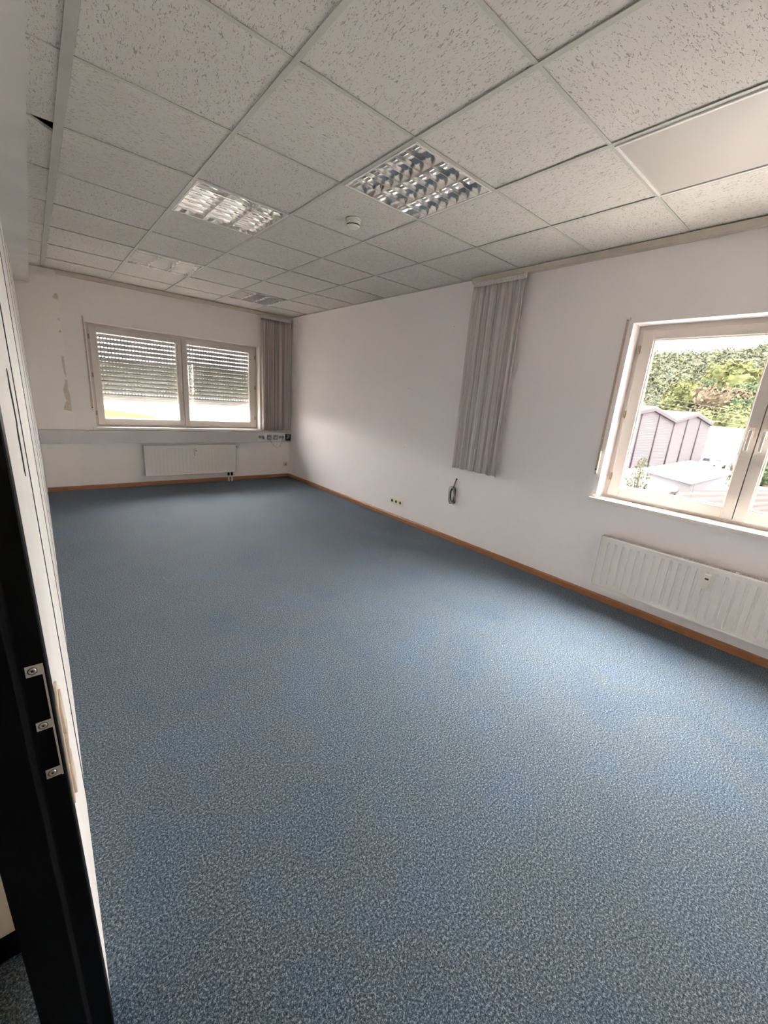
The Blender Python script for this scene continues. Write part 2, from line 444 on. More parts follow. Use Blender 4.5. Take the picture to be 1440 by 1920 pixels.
for poly in ([(-.478, 1.472), (-.495, 1.43), (-.47, 1.385), (-.462, 1.345), (-.44, 1.352), (-.448, 1.40), (-.46, 1.44)],
             [(-.475, 1.352), (-.50, 1.33), (-.49, 1.29), (-.50, 1.25), (-.475, 1.232), (-.462, 1.26), (-.455, 1.32)]):
    p = flush(poly).build('torn_slit', MT['dark']); p.parent = wall_left; p['label'] = 'black torn slit in the white panel'

# soffit above the partition
struct(MB().box(-.42, -.157, YN, L, 2.462, 2.66), 'trim_1', MT['soffit'], 'boxed-in soffit running along the top of the left partition')

# corridor outside the door
struct(MB().box(-2.1, -.42, -.62, -.52, 0, 2.9), 'wall_corridor', MT['corr'], 'beige corridor wall glimpsed past the black door frame')
struct(MB().box(-2.1, -.42, -.632, -.62, 0, .07), 'baseboard_corridor', MT['blackpaint'], 'black skirting on the corridor wall')
struct(MB().box(-2.3, -2.1, YN - .2, -.52, 0, 2.9), 'wall_corridor_back', MT['corr'], 'back wall of the corridor')

# baseboards
def baseprof(axis):
    return [(0, 0), (.014, 0), (.014, .040), (.010, .050), (.004, .055), (0, .055)]
mb = MB().prism([(W - d, YN, z) for d, z in baseprof(0)], (0, L - YN, 0))
struct(mb, 'baseboard_right', MT['base'], 'orange-brown wooden skirting along the right wall')
mb = MB().prism([(-.26, L - d, z) for d, z in baseprof(0)], (W - .0145 + .26, 0, 0))
struct(mb, 'baseboard_far', MT['base'], 'orange-brown wooden skirting along the far wall')

# ------------------------------------------------------------------ ceiling
T = .625
X = [-.157, 0, T, 2 * T, 3 * T, 4 * T, W]
Y = [T * j for j in range(-5, 8)] + [L]
Y[0] = YN
rnd = random.Random(3)
LUM = {(3, 0): 1, (2, 2): 1, (2, 5): 1, (4, 6): 1, (4, -2): 2}      # (column, row): kind
mb = MB(); g = MB()
for ci in range(len(X) - 1):
    for r in range(len(Y) - 1):
        j = r - 5
        if (ci, j) in LUM: continue
        if ci == 0 and j == 2: continue
        x0, x1, y0, y1 = X[ci] + .006, X[ci + 1] - .006, Y[r] + .006, Y[r + 1] - .006
        if ci == 0: x0, x1 = X[0] + .001, -.034
        if ci == 5: x1 = W
        mb.box(x0, x1, y0, y1, H + .0058 + rnd.uniform(-.0008, .0010), H + .024, 1 if rnd.random() < .35 else 0)
        # chamfered dark board edge is the shadow gap left above the bars
ceiling = mb.build('ceiling', [MT['tile_a'], MT['tile_b']]); tag(ceiling, 'suspended ceiling of fissured white mineral tiles', None, None, 'structure')
for x in X[2:-1]:
    g.box(x - .012, x + .012, YN, L, H, H + .003); g.box(x - .002, x + .002, YN, L, H + .003, H + .03)
for y in Y[1:-1]:
    g.box(-.036, W, y - .009, y + .009, H + .0008, H + .0034)
g.box(W - .022, W, 1.13, L, H - .001, H + .003)
g.box(-.157, W, L - .02, L, H - .001, H + .003)
p = MB().box(-.036, 0.004, YN, L, H - .001, H + .003).build('edge_bar', MT['angle']); p.parent = ceiling; p['label'] = 'wide edge bar along the left strip of tiles'
p = g.build('ceiling_grid', MT['grid']); p.parent = ceiling; p['label'] = 'painted steel T-bars between the tiles'
struct(MB().box(-2.3, W + .28, YN - .2, L + .28, 2.9, 3.1), 'ceiling_slab', MT['dark'], 'concrete slab above the tiles, coloured near-black as plenum shade')  # shade of the plenum void put into the slab colour
struct(MB().box(-2.1, -.42, YN, -.52, 2.5, 2.55), 'ceiling_corridor', MT['soffit'], 'corridor ceiling outside the door')
# the short edge tile that hangs crooked and leaves a dark wedge
mb = MB().prism([(-.155, 2 * T + .004, H + .008), (-.034, 2 * T + .105, H + .008), (-.034, 3 * T - .006, H + .008), (-.155, 3 * T - .006, H + .008)], (0, 0, .014))
tag(mb.build('ceiling_tile', MT['tile_a']), 'narrow broken ceiling tile by the soffit leaving a dark wedge-shaped gap', 'ceiling tile')

# ------------------------------------------------------------------ luminaires
def luminaire(ci, j, label, tubes=True):
    x0, x1, y0, y1 = X[ci] if ci else 0, 0, T * j, T * (j + 1)
    x0 = T * (ci - 1); x1 = x0 + T
    t = thing('louvre_ceiling_light', label, 'ceiling light', ((x0 + x1) / 2, (y0 + y1) / 2, H), 'recessed louvre ceiling lights')
    a, b, c, d = x0 + .012, x1 - .012, y0 + .012, y1 - .012
    r = MB(); w = .009
    r.box(a, a + w, c, d, H - .003, H + .09).box(b - w, b, c, d, H - .003, H + .09)
    r.box(a + w, b - w, c, c + w, H - .003, H + .09).box(a + w, b - w, d - w, d, H - .003, H + .09)
    r.box(a, b, c, d, H + .09, H + .093)
    part(r, 'housing', MT['whitemetal'], t)
    e = MB()
    e.box(a + w, a + w + .001, c + w, d - w, H, H + .05).box(b - w - .001, b - w, c + w, d - w, H, H + .05)
    e.box(a + w, b - w, c + w, c + w + .001, H, H + .05).box(a + w, b - w, d - w - .001, d - w, H, H + .05)
    part(e, 'end_reflector', MT['mirror'], t)
    a += w; b -= w; c += w; d -= w
    n = 3; cw = (b - a) / n
    for k in range(n):
        u0 = a + k * cw + .001; u1 = u0 + cw - .002
        v = MB().grid(lambda u, q: (u0 + (u1 - u0) * u, c + (d - c) * q, H + .001 + .050 * (1 - abs(2 * u - 1) ** 4)), 20, 1)
        part(v, 'reflector', MT['reflector'], t)
        q = MB().tube([((u0 + u1) / 2, c + .01, H + .041), ((u0 + u1) / 2, d - .01, H + .041)], .007, 12)
        part(q, 'fluorescent_tube', MT['tube'], t)
    lam = MB(); m = 7
    for k in range(1, m):
        yy = c + (d - c) * k / m
        for q in range(n):
            u0 = a + q * cw + .002; u1 = u0 + cw - .004
            N = 8
            pr = [(yy - .0016, H - .0005), (yy + .0016, H - .0005), (yy + .0022, H + .008), (yy + .0045, H + .022), (yy - .0045, H + .022), (yy - .0022, H + .008)]
            lam.prism([(u0, p_, z_) for p_, z_ in pr], (u1 - u0, 0, 0))
    part(lam, 'louvre_blades', MT['mirror'], t)
    return t
luminaire(3, 0, 'large near ceiling light with silver louvre grid, beside the smoke detector')
luminaire(2, 2, 'middle ceiling light with bright white and dark bands, left of the smoke detector')
luminaire(2, 5, 'small far ceiling light with three bright bands, above the shuttered window')
luminaire(4, 6, 'dull grey ceiling light in the far right corner by the far curtain')
def opal(ci, j):
    x0 = T * (ci - 1); x1 = x0 + T; y0 = T * j; y1 = y0 + T
    t = thing('opal_ceiling_panel', 'plain opal panel light cut by the right photo edge, near the window', 'ceiling light', ((x0 + x1) / 2, (y0 + y1) / 2, H))
    a, b, c, d = x0 + .011, x1 - .011, y0 + .011, y1 - .011
    r = MB(); w = .014
    r.box(a, a + w, c, d, H - .006, H + .03).box(b - w, b, c, d, H - .006, H + .03)
    r.box(a + w, b - w, c, c + w, H - .006, H + .03).box(a + w, b - w, d - w, d, H - .006, H + .03)
    part(r, 'panel_frame', MT['whitemetal'], t, bevel=.002)
    part(MB().box(a + w, b - w - .006, c + w, d - w, H - .001, H + .004), 'diffuser', MT['opal'], t)
opal(4, -2)

t = thing('smoke_detector', 'round cream smoke detector on the ceiling between two louvre lights', 'smoke detector', (2.53 * T, 1.55 * T, H))
o = (2.53 * T, 1.55 * T, H + .0056)
part(MB().lathe([(.0001, 0), (.055, 0), (.056, -.006), (.054, -.012), (.050, -.014)], o), 'mounting_base', MT['detector'], t)
part(MB().lathe([(.049, -.014), (.050, -.028), (.048, -.033), (.046, -.034)], o), 'body', MT['detector'], t)
body_ = [c for c in bpy.data.objects if c.name == 'body'][0]
part(MB().lathe([(.041, -.034), (.041, -.040)], o), 'sensing_slot', MT['black'], body_)
part(MB().lathe([(.044, -.040), (.045, -.044), (.036, -.052), (.018, -.056), (.0001, -.057)], o), 'cap', MT['detector'], t)

# ------------------------------------------------------------------ windows
def window(name, label, fn, u0, u1, z0, z1, hinge_dark=True):
    """fn(a,b,c,d,e,f,mb): box over wall coordinate u, height z and depth d outward"""
    win = thing(name, label, None, (0, 0, 0), None, 'structure')
    D = .14
    fr = MB()
    fn(fr, u0, u0 + .04, z0, z1, D, D + .07); fn(fr, u1 - .04, u1, z0, z1, D, D + .07)
    fn(fr, u0 + .04, u1 - .04, z0, z0 + .05, D, D + .07); fn(fr, u0 + .04, u1 - .04, z1 - .04, z1, D, D + .07)
    part(fr, 'window_frame', MT['frame'], win)
    um = (u0 + u1) / 2
    se = MB(); fn(se, um - .012, um + .012, z0 + .05, z1 - .04, D + .02, D + .05)
    part(se, 'seal', MT['seal'], win)
    for k, (a, b) in enumerate(((u0 + .036, um - .0025), (um + .0025, u1 - .036))):
        zt, zb = z1 - .036, z0 + .043
        sl = .079 if k == 0 else .064; sr = .064 if k == 0 else .079
        sa = MB(); d0, d1 = D - .018, D + .045
        fn(sa, a, a + sl, zb, zt, d0, d1); fn(sa, b - sr, b, zb, zt, d0, d1)
        fn(sa, a + sl, b - sr, zb, z0 + .122, d0, d1); fn(sa, a + sl, b - sr, zt - .063, zt, d0, d1)
        s_ = part(sa, 'sash', MT['frame'], win, bevel=.003)
        ga, gb, gz0, gz1 = a + sl, b - sr, z0 + .122, zt - .063
        bd = MB(); e = .009
        for (q0, q1, r0, r1) in ((ga, ga + e, gz0, gz1), (gb - e, gb, gz0, gz1), (ga + e, gb - e, gz0, gz0 + e), (ga + e, gb - e, gz1 - e, gz1)):
            fn(bd, q0, q1, r0, r1, d0 + .014, d0 + .04)
        part(bd, 'glazing_bead', MT['bead'], s_)
        gl = MB(); fn(gl, ga + .002, gb - .002, gz0 + .002, gz1 - .002, d0 + .026, d0 + .034)
        part(gl, 'glass_pane', MT['glass'], s_)
        hu = (b - .030) if k == 0 else (a + .032)
        hd = MB(); fn(hd, hu - .014, hu + .014, 1.408, 1.472, d0 - .010, d0)
        fn(hd, hu - .008, hu + .008, 1.437, 1.453, d0 - .045, d0 - .010)
        fn(hd, hu - .009, hu + .009, 1.325, 1.455, d0 - .055, d0 - .043)
        part(hd, 'window_handle', MT['handle'], s_, bevel=.003)
        ho = a - .004 if k == 0 else b + .004
        for hz in (1.972, 1.50, 1.01):
            hm = MB(); fn(hm, ho - .008, ho + .008, hz - .028, hz + .028, d0 - .012, d0 + .02)
            part(hm, 'hinge', MT['brass'], s_, bevel=.002)
    sb = MB(); fn(sb, u0 - .04, u1 + .04, z0 - .012, z0 + .02, -.035, 0)
    fn(sb, u0, u1, z0, z0 + .02, 0, D + .01)
    part(sb, 'window_sill', MT['sill'], win)
    os_ = MB(); fn(os_, u0, u1, z0, z0 + .015, D + .07, .26)
    part(os_, 'outer_sill', MT['shutbar'], win)
    return win
def fr_right(mb, a, b, c, d, e, f): mb.box(W + e, W + f, a, b, c, d)
def fr_far(mb, a, b, c, d, e, f): mb.box(a, b, L + e, L + f, c, d)
window('window_1', 'far window with its roller shutter almost down', fr_far, WINF[0], WINF[1], .815, 2.137)
window('window_2', 'bright right-hand window over the wooded hill', fr_right, WINR[0], WINR[1], .815, 2.14)


# ------------------------------------------------------------------ roller shutter outside the far window
t = thing('roller_shutter', 'grey perforated roller shutter let most of the way down outside the far window', 'roller shutter', ((WINF[0] + WINF[1]) / 2, L + .25, 1.18))
ys = L + .25; pitch = .0585; nS = 17; zb = 1.225
mb = MB(); xa, xb = WINF[0] + .02, WINF[1] - .02
for k in range(nS):
    z0_ = zb + k * pitch; open_ = .0075 if k < 11 else .0090
    h = pitch - open_
    mb.grid(lambda u, v: (xa + (xb - xa) * u, ys - .009 * math.sin(PI * v), z0_ + h * v), 1, 6)
    mb.grid(lambda u, v: (xa + (xb - xa) * u, ys + .004, z0_ + h * v), 1, 1)
    n = int((xb - xa) / .040)
    if z0_ + pitch < 2.2:
        for q in range(n + 1):
            xc = xa + .02 + q * .040
            mb.box(xc - .010, xc + .010, ys - .001, ys + .003, z0_ + h, z0_ + pitch)
part(mb, 'slat_curtain', MT['shutter'], t)
part(MB().box(xa, xb, ys - .008, ys + .008, 1.18, 1.2245), 'bottom_bar', MT['shutbar'], t, 'paler bottom bar', bevel=.003)
for x in (WINF[0] + .001, WINF[1] - .021):
    part(MB().box(x, x + .02, ys - .02, ys + .02, .84, 2.135), 'guide_rail', MT['shutbar'], t)

# shutter belts on the walls
def belt(label, fn, u, z0, z1, flip=1, grp='shutter belts beside the windows'):
    t = thing('shutter_belt', label, 'shutter belt', (0, 0, 0), grp)
    a = MB(); fn(a, u - .009, u + .009, z0 + .02, z1 - .012, -.014, -.0125); part(a, 'strap', MT['belt'], t, 'woven brownish strap')
    a = MB(); fn(a, u - .014, u + .014, z1 - .018, z1 + .006, -.016, 0); sg = part(a, 'strap_guide', MT['cream'], t, bevel=.002)
    a = MB(); fn(a, u - .006, u + .006, z1 - .017, z1 - .012, -.0175, -.014); part(a, 'guide_slot', MT['black'], sg)
    a = MB(); fn(a, u - .013, u + .013, z0 - .028, z0 + .150, -.010, 0); wp = part(a, 'winder_plate', MT['cream'], t, bevel=.002)
    a = MB(); fn(a, u - .008, u + .008, z0 + .006, z0 + .020, -.0115, -.009); part(a, 'winder_slot', MT['black'], wp)
    a = MB(); fn(a, u - flip * .0125, u - flip * .008, z0 - .01, z0 + .16, -.022, -.009); part(a, 'winder_rim', MT['cream'], t)
    for zz in (z0 - .018,):
        a = MB(); fn(a, u - .003, u + .003, zz - .003, zz + .003, -.0115, -.009); part(a, 'screw', MT['black'], wp)
belt('shutter belt on the right wall beside the bright window', fr_right, -.352, 1.045, 2.175, 1)
belt('shutter belt left of the far window', fr_far, .311, 1.075, 2.20, 1)

# ------------------------------------------------------------------ curtain rails
def rail(label, fn, u0, u1):
    t = thing('curtain_rail', label, 'curtain rail', (0, 0, 0), 'curtain rails under the ceiling')
    a = MB(); zt, zb = H - .002, H - .045
    fn(a, u0, u1, zb + .004, zt, -.058, -.0005)
    fn(a, u0, u1, zb, zb + .004, -.058, -.050); fn(a, u0, u1, zb, zb + .004, -.042, -.026); fn(a, u0, u1, zb, zb + .004, -.018, -.0005)
    part(a, 'rail_profile', MT['rail'], t)
    a = MB(); fn(a, u0 + .001, u1 - .001, zb + .003, zb + .0038, -.0499, -.0421); fn(a, u0 + .001, u1 - .001, zb + .003, zb + .0038, -.0259, -.0181)
    part(a, 'track_slot', MT['dark'], t)
    a = MB(); e0 = u0 - .008 if fn is fr_far else u1
    fn(a, e0, e0 + .008, zb - .001, zt, -.060, -.0005); part(a, 'end_cap', MT['rail'], t)
    return t
rail('long beige double curtain rail along the right wall', fr_right, YN + .01, 1.115)
rail('beige double curtain rail along the top of the far wall', fr_far, .108, W - .001)

# ------------------------------------------------------------------ curtains
def curtain(label, horiz, u0, u1, base, zt, zb, mat, seed, grp='striped grey curtains', flare=.0):
    """horiz 'y': hangs along y with depth in -x; 'x': hangs along x with depth in -y"""
    t = thing('curtain', label, 'curtain', (0, 0, 0), grp)
    R = random.Random(seed)
    ph = [R.uniform(0, 6.28) for _ in range(6)]; fr = [7, 11.3, 17, 24.5, 31, 42]; am = [.30, .26, .2, .14, .1, .07]
    nu, nv = 300, 24; hdr = .045
    def dep(u, v):                       # v: 0 top .. 1 bottom
        w = u + .006 * math.sin(5 * v + 9 * u)
        s = sum(a * math.sin(2 * PI * f * w + p_) for a, f, p_ in zip(am, fr, ph))
        k = min(1, (v * (zt - zb)) / .12)
        return .036 * s * (.25 + .75 * k) + .004 * math.sin(2 * PI * 55 * u) * (1 - k)
    def pt(u, v):
        z = (zt - hdr) + (zb - zt + hdr) * v
        wv = .004 * math.sin(2 * PI * 5 * u + seed)
        uu = u0 + (u1 - u0) * u + (u - .5) * flare * (v ** .5)
        z += wv * v
        d = dep(u, v)
        return (base + d, uu, z) if horiz == 'y' else (uu, base + d, z)
    mb = MB().grid(pt, nu, nv)
    uv = []
    for i in range(nu + 1):
        for j in range(nv + 1): uv.append((i / nu, j / nv))
    o = part(mb, 'cloth', mat, t, uv=uv)
    sm = o.modifiers.new('thick', 'SOLIDIFY'); sm.thickness = .0015
    def ph_(u, v):
        d = .0085 * abs(math.sin(PI * 30 * u)) * (1 - .3 * v) - .002
        z = zt - hdr * v; uu = u0 + (u1 - u0) * u
        return (base - d, uu, z) if horiz == 'y' else (uu, base - d, z)
    o = part(MB().grid(ph_, 300, 4), 'gathered_heading', MT['header'], t, 'paler tightly gathered heading band')
    sm = o.modifiers.new('thick', 'SOLIDIFY'); sm.thickness = .003
    return t
curtain('long striped grey curtain on the right wall over the dangling cable', 'y', .523, 1.085, 3.085, 2.605, .832, MT['curtain'], 5, flare=.0)
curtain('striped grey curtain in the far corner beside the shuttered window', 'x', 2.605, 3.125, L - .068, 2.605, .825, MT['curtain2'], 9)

# ------------------------------------------------------------------ radiators
def radiator(label, fn, u0, u1, z0, z1, dfront, dback, pitch, depth, meter_u, valve_side, grp='panel radiators under the windows'):
    """u0<u1; front face at depth -dfront from the wall"""
    t = thing('radiator', label, 'radiator', (0, 0, 0), grp)
    def P(u, z, d):                       # d inward from the wall
        return (W - d, u, z) if fn is fr_right else (u, L - d, z)
    m = .022; n = int((u1 - u0 - 2 * m) / pitch); off = (u1 - u0 - n * pitch) / 2
    us = [u0]; ds = [0]
    for k in range(n):
        c = u0 + off + (k + .5) * pitch
        us += [c - pitch * .20, c - pitch * .12, c + pitch * .12, c + pitch * .20]; ds += [0, 1, 1, 0]
    us.append(u1); ds.append(0)
    zs = [z0, z0 + .022, z0 + .034, z0 + .05, z1 - .062, z1 - .046, z1 - .034, z1]; zm = [0, 0, .5, 1, 1, .5, 0, 0]
    mb = MB(); k0 = 0
    for i, u in enumerate(us):
        for jx, z in enumerate(zs): mb.v.append(P(u, z, dfront + depth * ds[i] * zm[jx]))
    nz = len(zs)
    for i in range(len(us) - 1):
        for jx in range(nz - 1):
            A = i * nz + jx; mb.f.append((A, A + nz, A + nz + 1, A + 1)); mb.mi.append(0); mb.sm.append(False)
    fn(mb, u0 + .001, u1 - .001, z0 + .001, z1 - .001, -dfront + .008, -dfront + .014)
    part(mb, 'front_panel', MT['rad'], t)
    fr = MB()
    for (a, b, c, d) in ((u0, u1, z1 - .016, z1), (u0, u1, z0, z0 + .012), (u0, u0 + .012, z0, z1), (u1 - .012, u1, z0, z1)):
        fn(fr, a, b, c, d, -dfront - .004, -dfront + .001)
    part(fr, 'rim', MT['rad'], t, bevel=.002)
    for a, b in ((u0 - .004, u0 - .0002), (u1 + .0002, u1 + .004)):
        s = MB(); fn(s, a, b, z0 + .01, z1 + .004, -dfront, -dback); part(s, 'side_cover', MT['radshade'], t)
    b_ = MB(); fn(b_, u0, u1, z0 + .005, z1 - .01, -dback - .004, -dback); part(b_, 'convector_back', MT['radshade'], t)
    gr = MB(); q = u0
    k = 0
    while q < u1 - .004:
        w_ = .0022 if (k % 28) else .02
        fn(gr, q, q + w_, z1 - .002, z1 + .003, -dfront + .006, -dback - .006); q += w_ + .0078; k += 1
    fn(gr, u0, u1, z1 - .002, z1 + .003, -dfront - .001, -dfront + .007); fn(gr, u0, u1, z1 - .002, z1 + .003, -dback - .008, -dback)
    part(gr, 'top_grille', MT['rad'], t)
    dk = MB(); fn(dk, u0 + .002, u1 - .002, z1 - .05, z1 - .047, -dfront + .013, -dback - .005); part(dk, 'grille_shade_sheet', MT['dark'], t)  # flat near-black sheet, the shade below the grille put into its colour
    for bu in (u0 + .2, u1 - .2):
        br = MB(); fn(br, bu - .015, bu + .015, z0 + .05, z1 - .05, -dback, -.0005); part(br, 'wall_bracket', MT['radshade'], t)
    c = meter_u
    me_ = MB(); fn(me_, c - .018, c + .018, z1 - .155, z1 - .05, -dfront - .026, -dfront - depth)
    hm = part(me_, 'heat_meter', MT['meter'], t, 'cream heat cost meter', bevel=.004)
    a = MB(); fn(a, c - .010, c + .010, z1 - .085, z1 - .074, -dfront - .0268, -dfront - .0255); p_ = part(a, 'display', MT['black'], hm)
    a = MB(); fn(a, c - .012, c + .012, z1 - .142, z1 - .112, -dfront - .0268, -dfront - .0255); part(a, 'meter_seal', MT['cream'], hm)
    if valve_side:
        e = u1 if valve_side > 0 else u0
        a = MB(); fn(a, e + .006, e + .012, z1 - .045, z1 - .012, -dfront + .005, -dfront + .04); part(a, 'vent_collar', MT['black'], t)
        a = MB(); fn(a, e + .012, e + .03, z1 - .043, z1 - .014, -dfront + .008, -dfront + .037); part(a, 'thermostat_valve', MT['cream'], t, bevel=.003)
        a = MB(); fn(a, e + .03, e + .045, z1 - .040, z1 - .030, -dfront + .012, -dfront + .03); part(a, 'valve_stem', MT['brass'], t)
        for du in (.115, .062):
            uu = e - du
            part(MB().tube([P(uu, z0 + .004, (dfront + dback) / 2), P(uu, z0 - .055, (dfront + dback) / 2)], .017, 10), 'pipe_valve', MT['black'], t, 'black valve body')
            part(MB().tube([P(uu, z0 - .05, (dfront + dback) / 2), P(uu, 0.0, (dfront + dback) / 2)], [.012, .016], 10), 'pipe_sleeve', MT['cream'], t, 'white pipe sleeve')
    return t
radiator('ribbed white radiator on the right wall under the bright window', fr_right, -1.98, -.545, .158, .566, .107, .045,   .0525, -.011, -1.243, 0)
radiator('flat pale radiator on the far wall under the grey duct', fr_far, .845, 2.148, .150, .592, .10, .04, .0525, -.0012, 1.536, 1)

# ------------------------------------------------------------------ wall duct with sockets
t = thing('cable_duct', 'grey cable duct along the far wall under the shuttered window', 'cable duct', (0, 0, 0))
part(MB().box(-.2685, W - .001, L - .058, L - .0015, .626, .797), 'trunking', MT['duct'], t, bevel=.003)
part(MB().box(-.266, W - .003, L - .0605, L - .058, .646, .777), 'cover_lid', MT['duct'], t, bevel=.001)
yd = L - .0605
part(MB().box(2.53, 3.03, yd - .003, yd, .640, .783), 'socket_faceplate', MT['duct2'], t, 'lighter grey faceplate')
for x in (2.571, 2.628, 2.937, 2.988):
    s = thing('duct_socket', {2.571: 'leftmost round black socket in the duct', 2.628: 'round black socket just left of the cabled grey module',
              2.937: 'round black socket just right of the plain grey module', 2.988: 'round black socket beside the open black box in the duct'}[x], 'socket', (x, yd, .712), 'round sockets in the grey duct')
    part(MB().lathe([(.0001, .003), (.017, .003), (.0185, .0045), (.021, .0045), (.021, .0031)], (x, yd, .712), (0, -1, 0), 20), 'socket_well', MT['black'], s)
    part(MB().lathe([(.021, .0031), (.0235, .005), (.0235, .0031)], (x, yd, .712), (0, -1, 0), 20), 'socket_ring', MT['duct2'], s)
for x, lb in ((2.735, 'grey square module in the duct with a thin cable hanging from it'), (2.853, 'plain grey square module in the duct between module and sockets')):
    s = thing('network_module', lb, 'network socket', (x, yd, .712), 'square modules in the grey duct')
    part(MB().box(x - .037, x + .037, yd - .016, yd - .003, .672, .750), 'module_body', MT['block'], s, bevel=.003)
    part(MB().box(x - .022, x + .022, yd - .0175, yd - .016, .69, .715), 'module_flap', MT['duct'], s)
tag(MB().tube([(2.745, yd - .012, .675), (2.77, yd - .02, .62), (2.82, yd - .02, .565), (2.875, yd - .018, .535), (2.92, yd - .018, .548), (2.955, yd - .016, .61), (2.972, yd - .012, .665), (2.984, yd - .006, .70)], .0032, 8).build('patch_cable', MT['cablew']),
    'thin grey cable looping below the duct between module and socket', 'cable')
t = thing('junction_box', 'open black junction box at the right end of the duct', 'junction box', (3.09, yd, .712))
part(MB().box(3.036, 3.13, yd - .004, yd - .0001, .655, .765).box(3.036, 3.042, yd - .022, yd - .004, .655, .765).box(3.124, 3.13, yd - .022, yd - .004, .655, .765)
     .box(3.042, 3.124, yd - .022, yd - .004, .655, .661).box(3.042, 3.124, yd - .022, yd - .004, .759, .765), 'box_shell', MT['black'], t)
part(MB().prism([(3.05, yd - .012, .67), (3.10, yd - .02, .70), (3.11, yd - .02, .75), (3.07, yd - .012, .755)], (0, .003, 0)), 'loose_insert', MT['block'], t)

def socket_plate(name, label, fn, u, z, n, w=.078, h=.08, vertical=False, mat='cream'):
    t = thing(name, label, 'socket', (0, 0, 0))
    tot = w * n
    a = MB(); fn(a, u - tot / 2, u + tot / 2, z - h / 2, z + h / 2, -.010, -.0005); cp = part(a, 'cover_plate', MT[mat], t, bevel=.003)
    for k in range(n):
        c = u - tot / 2 + w * (k + .5)
        org = (W - .010, c, z) if fn is fr_right else (c, L - .010, z); ax = (-1, 0, 0) if fn is fr_right else (0, -1, 0)
        part(MB().lathe([(.024, 0), (.024, .0022), (.021, .0025), (.0205, .0008)], org, ax, 20), 'socket_ring', MT[mat], cp)
        part(MB().lathe([(.0001, .0005), (.0195, .0005), (.0195, .001)], org, ax, 20), 'socket_well', MT['brass'] if mat == 'switch' else MT['black'], cp)
socket_plate('wall_socket', 'cream triple wall socket low on the right wall', fr_right, 1.984, .228, 3)
socket_plate('wall_socket', 'small beige single socket low on the far wall in the corner', fr_far, 3.073, .226, 1, mat='switch')

# dangling cable coil
R = random.Random(4)
t = thing('cable_coil', 'black and grey cable dangling in a coil below the curtain', 'cable', (0, 0, 0))
cx = W - .02
part(MB().lathe([(.0001, 0), (.011, 0), (.011, .003), (.0001, .0035)], (W - .0005, 1.058, .70), (-1, 0, 0), 12), 'wall_grommet', MT['black'], t)
part(MB().tube([(W - .001, 1.058, .70), (W - .012, 1.058, .685), (W - .02, 1.066, .64), (W - .024, 1.078, .60), (W - .024, 1.095, .56)], .0045, 8), 'lead', MT['cable'], t)
for k in range(6):
    cy = 1.082 + R.uniform(-.012, .012); cz = .515 + R.uniform(-.012, .012); ry = .024 + R.uniform(0, .016); rz = .078 + R.uniform(0, .02); tl = R.uniform(-.25, .25)
    pts = []
    for q in range(25):
        a = 2 * PI * q / 24; yy = ry * math.cos(a); zz = rz * math.sin(a)
        pts.append((W - .008 - .004 * k + .003 * math.sin(2 * a + k), cy + yy * math.cos(tl) - zz * math.sin(tl), cz + zz * math.cos(tl) + yy * math.sin(tl)))
    part(MB().tube(pts, .0042, 8, cap=False), 'coil_loop', MT['cable'] if k % 2 == 0 else MT['cablew'], t, 'black loop' if k % 2 == 0 else 'grey loop')
part(MB().tube([(W - .03, 1.05, .50), (W - .034, 1.035, .47), (W - .03, 1.03, .452)], .0042, 8), 'loose_end', MT['cable'], t)
part(MB().tube([(W - .03, 1.034, .462), (W - .03, 1.028, .445)], .0085, 8), 'plug', MT['black'], t)

# ------------------------------------------------------------------ door frame with strike plate
door = thing('door_1', 'black door frame around the opening beside the viewer', None, (0, 0, 0), None, 'structure')
def jamb(y, s):
    prof = [(-.2985, y + s * .06), (-.2985, y + s * .002), (-.3005, y), (-.3315, y), (-.3345, y - s * .001), (-.3405, y - s * .013), (-.342, y - s * .014), (-.408, y - s * .014), (-.408, y + s * .055)]
    mb = MB(); n = 10
    for k in range(n):                     # follows the out-of-plumb wall face
        z0, z1 = 2.1 * k / n, 2.1 * (k + 1) / n
        def q(z): 
            dx = wx(y, z) + .0005 - (-.2985)
            return [(px_ + (dx if px_ > -.41 else 0), py_, z) for px_, py_ in prof]
        a, b = q(z0), q(z1); m = len(prof)
        for i in range(m): mb.quad(a[i], a[(i + 1) % m], b[(i + 1) % m], b[i])
    return mb
part(jamb(DJ0, 1), 'door_frame', MT['blackpaint'], door)
part(jamb(DJ1, -1), 'door_frame', MT['blackpaint'], door)
part(MB().box(-.408, -.30, DJ1, DJ0, 2.1, 2.14), 'door_head', MT['blackpaint'], door)
yp = DJ0 - .0012
def shift(z): return wx(DJ0, z) + .0005 + .2985
st = MB()
for z0, z1 in ((.765, .825), (.825, .885), (.885, .945), (.945, 1.001)):
    a, b = shift(z0), shift(z1)
    st.hexa([(-.3055 + a, yp, z0), (-.3028 + a, yp, z0), (-.3028 + a, DJ0, z0), (-.3055 + a, DJ0, z0), (-.3055 + b, yp, z1), (-.3028 + b, yp, z1), (-.3028 + b, DJ0, z1), (-.3055 + b, DJ0, z1)])
sc = []
for z0, z1 in ((.767, .786), (.872, .889), (.981, 1.001)):
    a = shift(z0)
    st.box(-.3265 + a, -.3055 + a, yp, DJ0, z0, z1); sc.append((-.3175 + a, (z0 + z1) / 2))
sp = part(st, 'strike_plate', MT['steel'], door, 'worn steel strike plate with three screws')
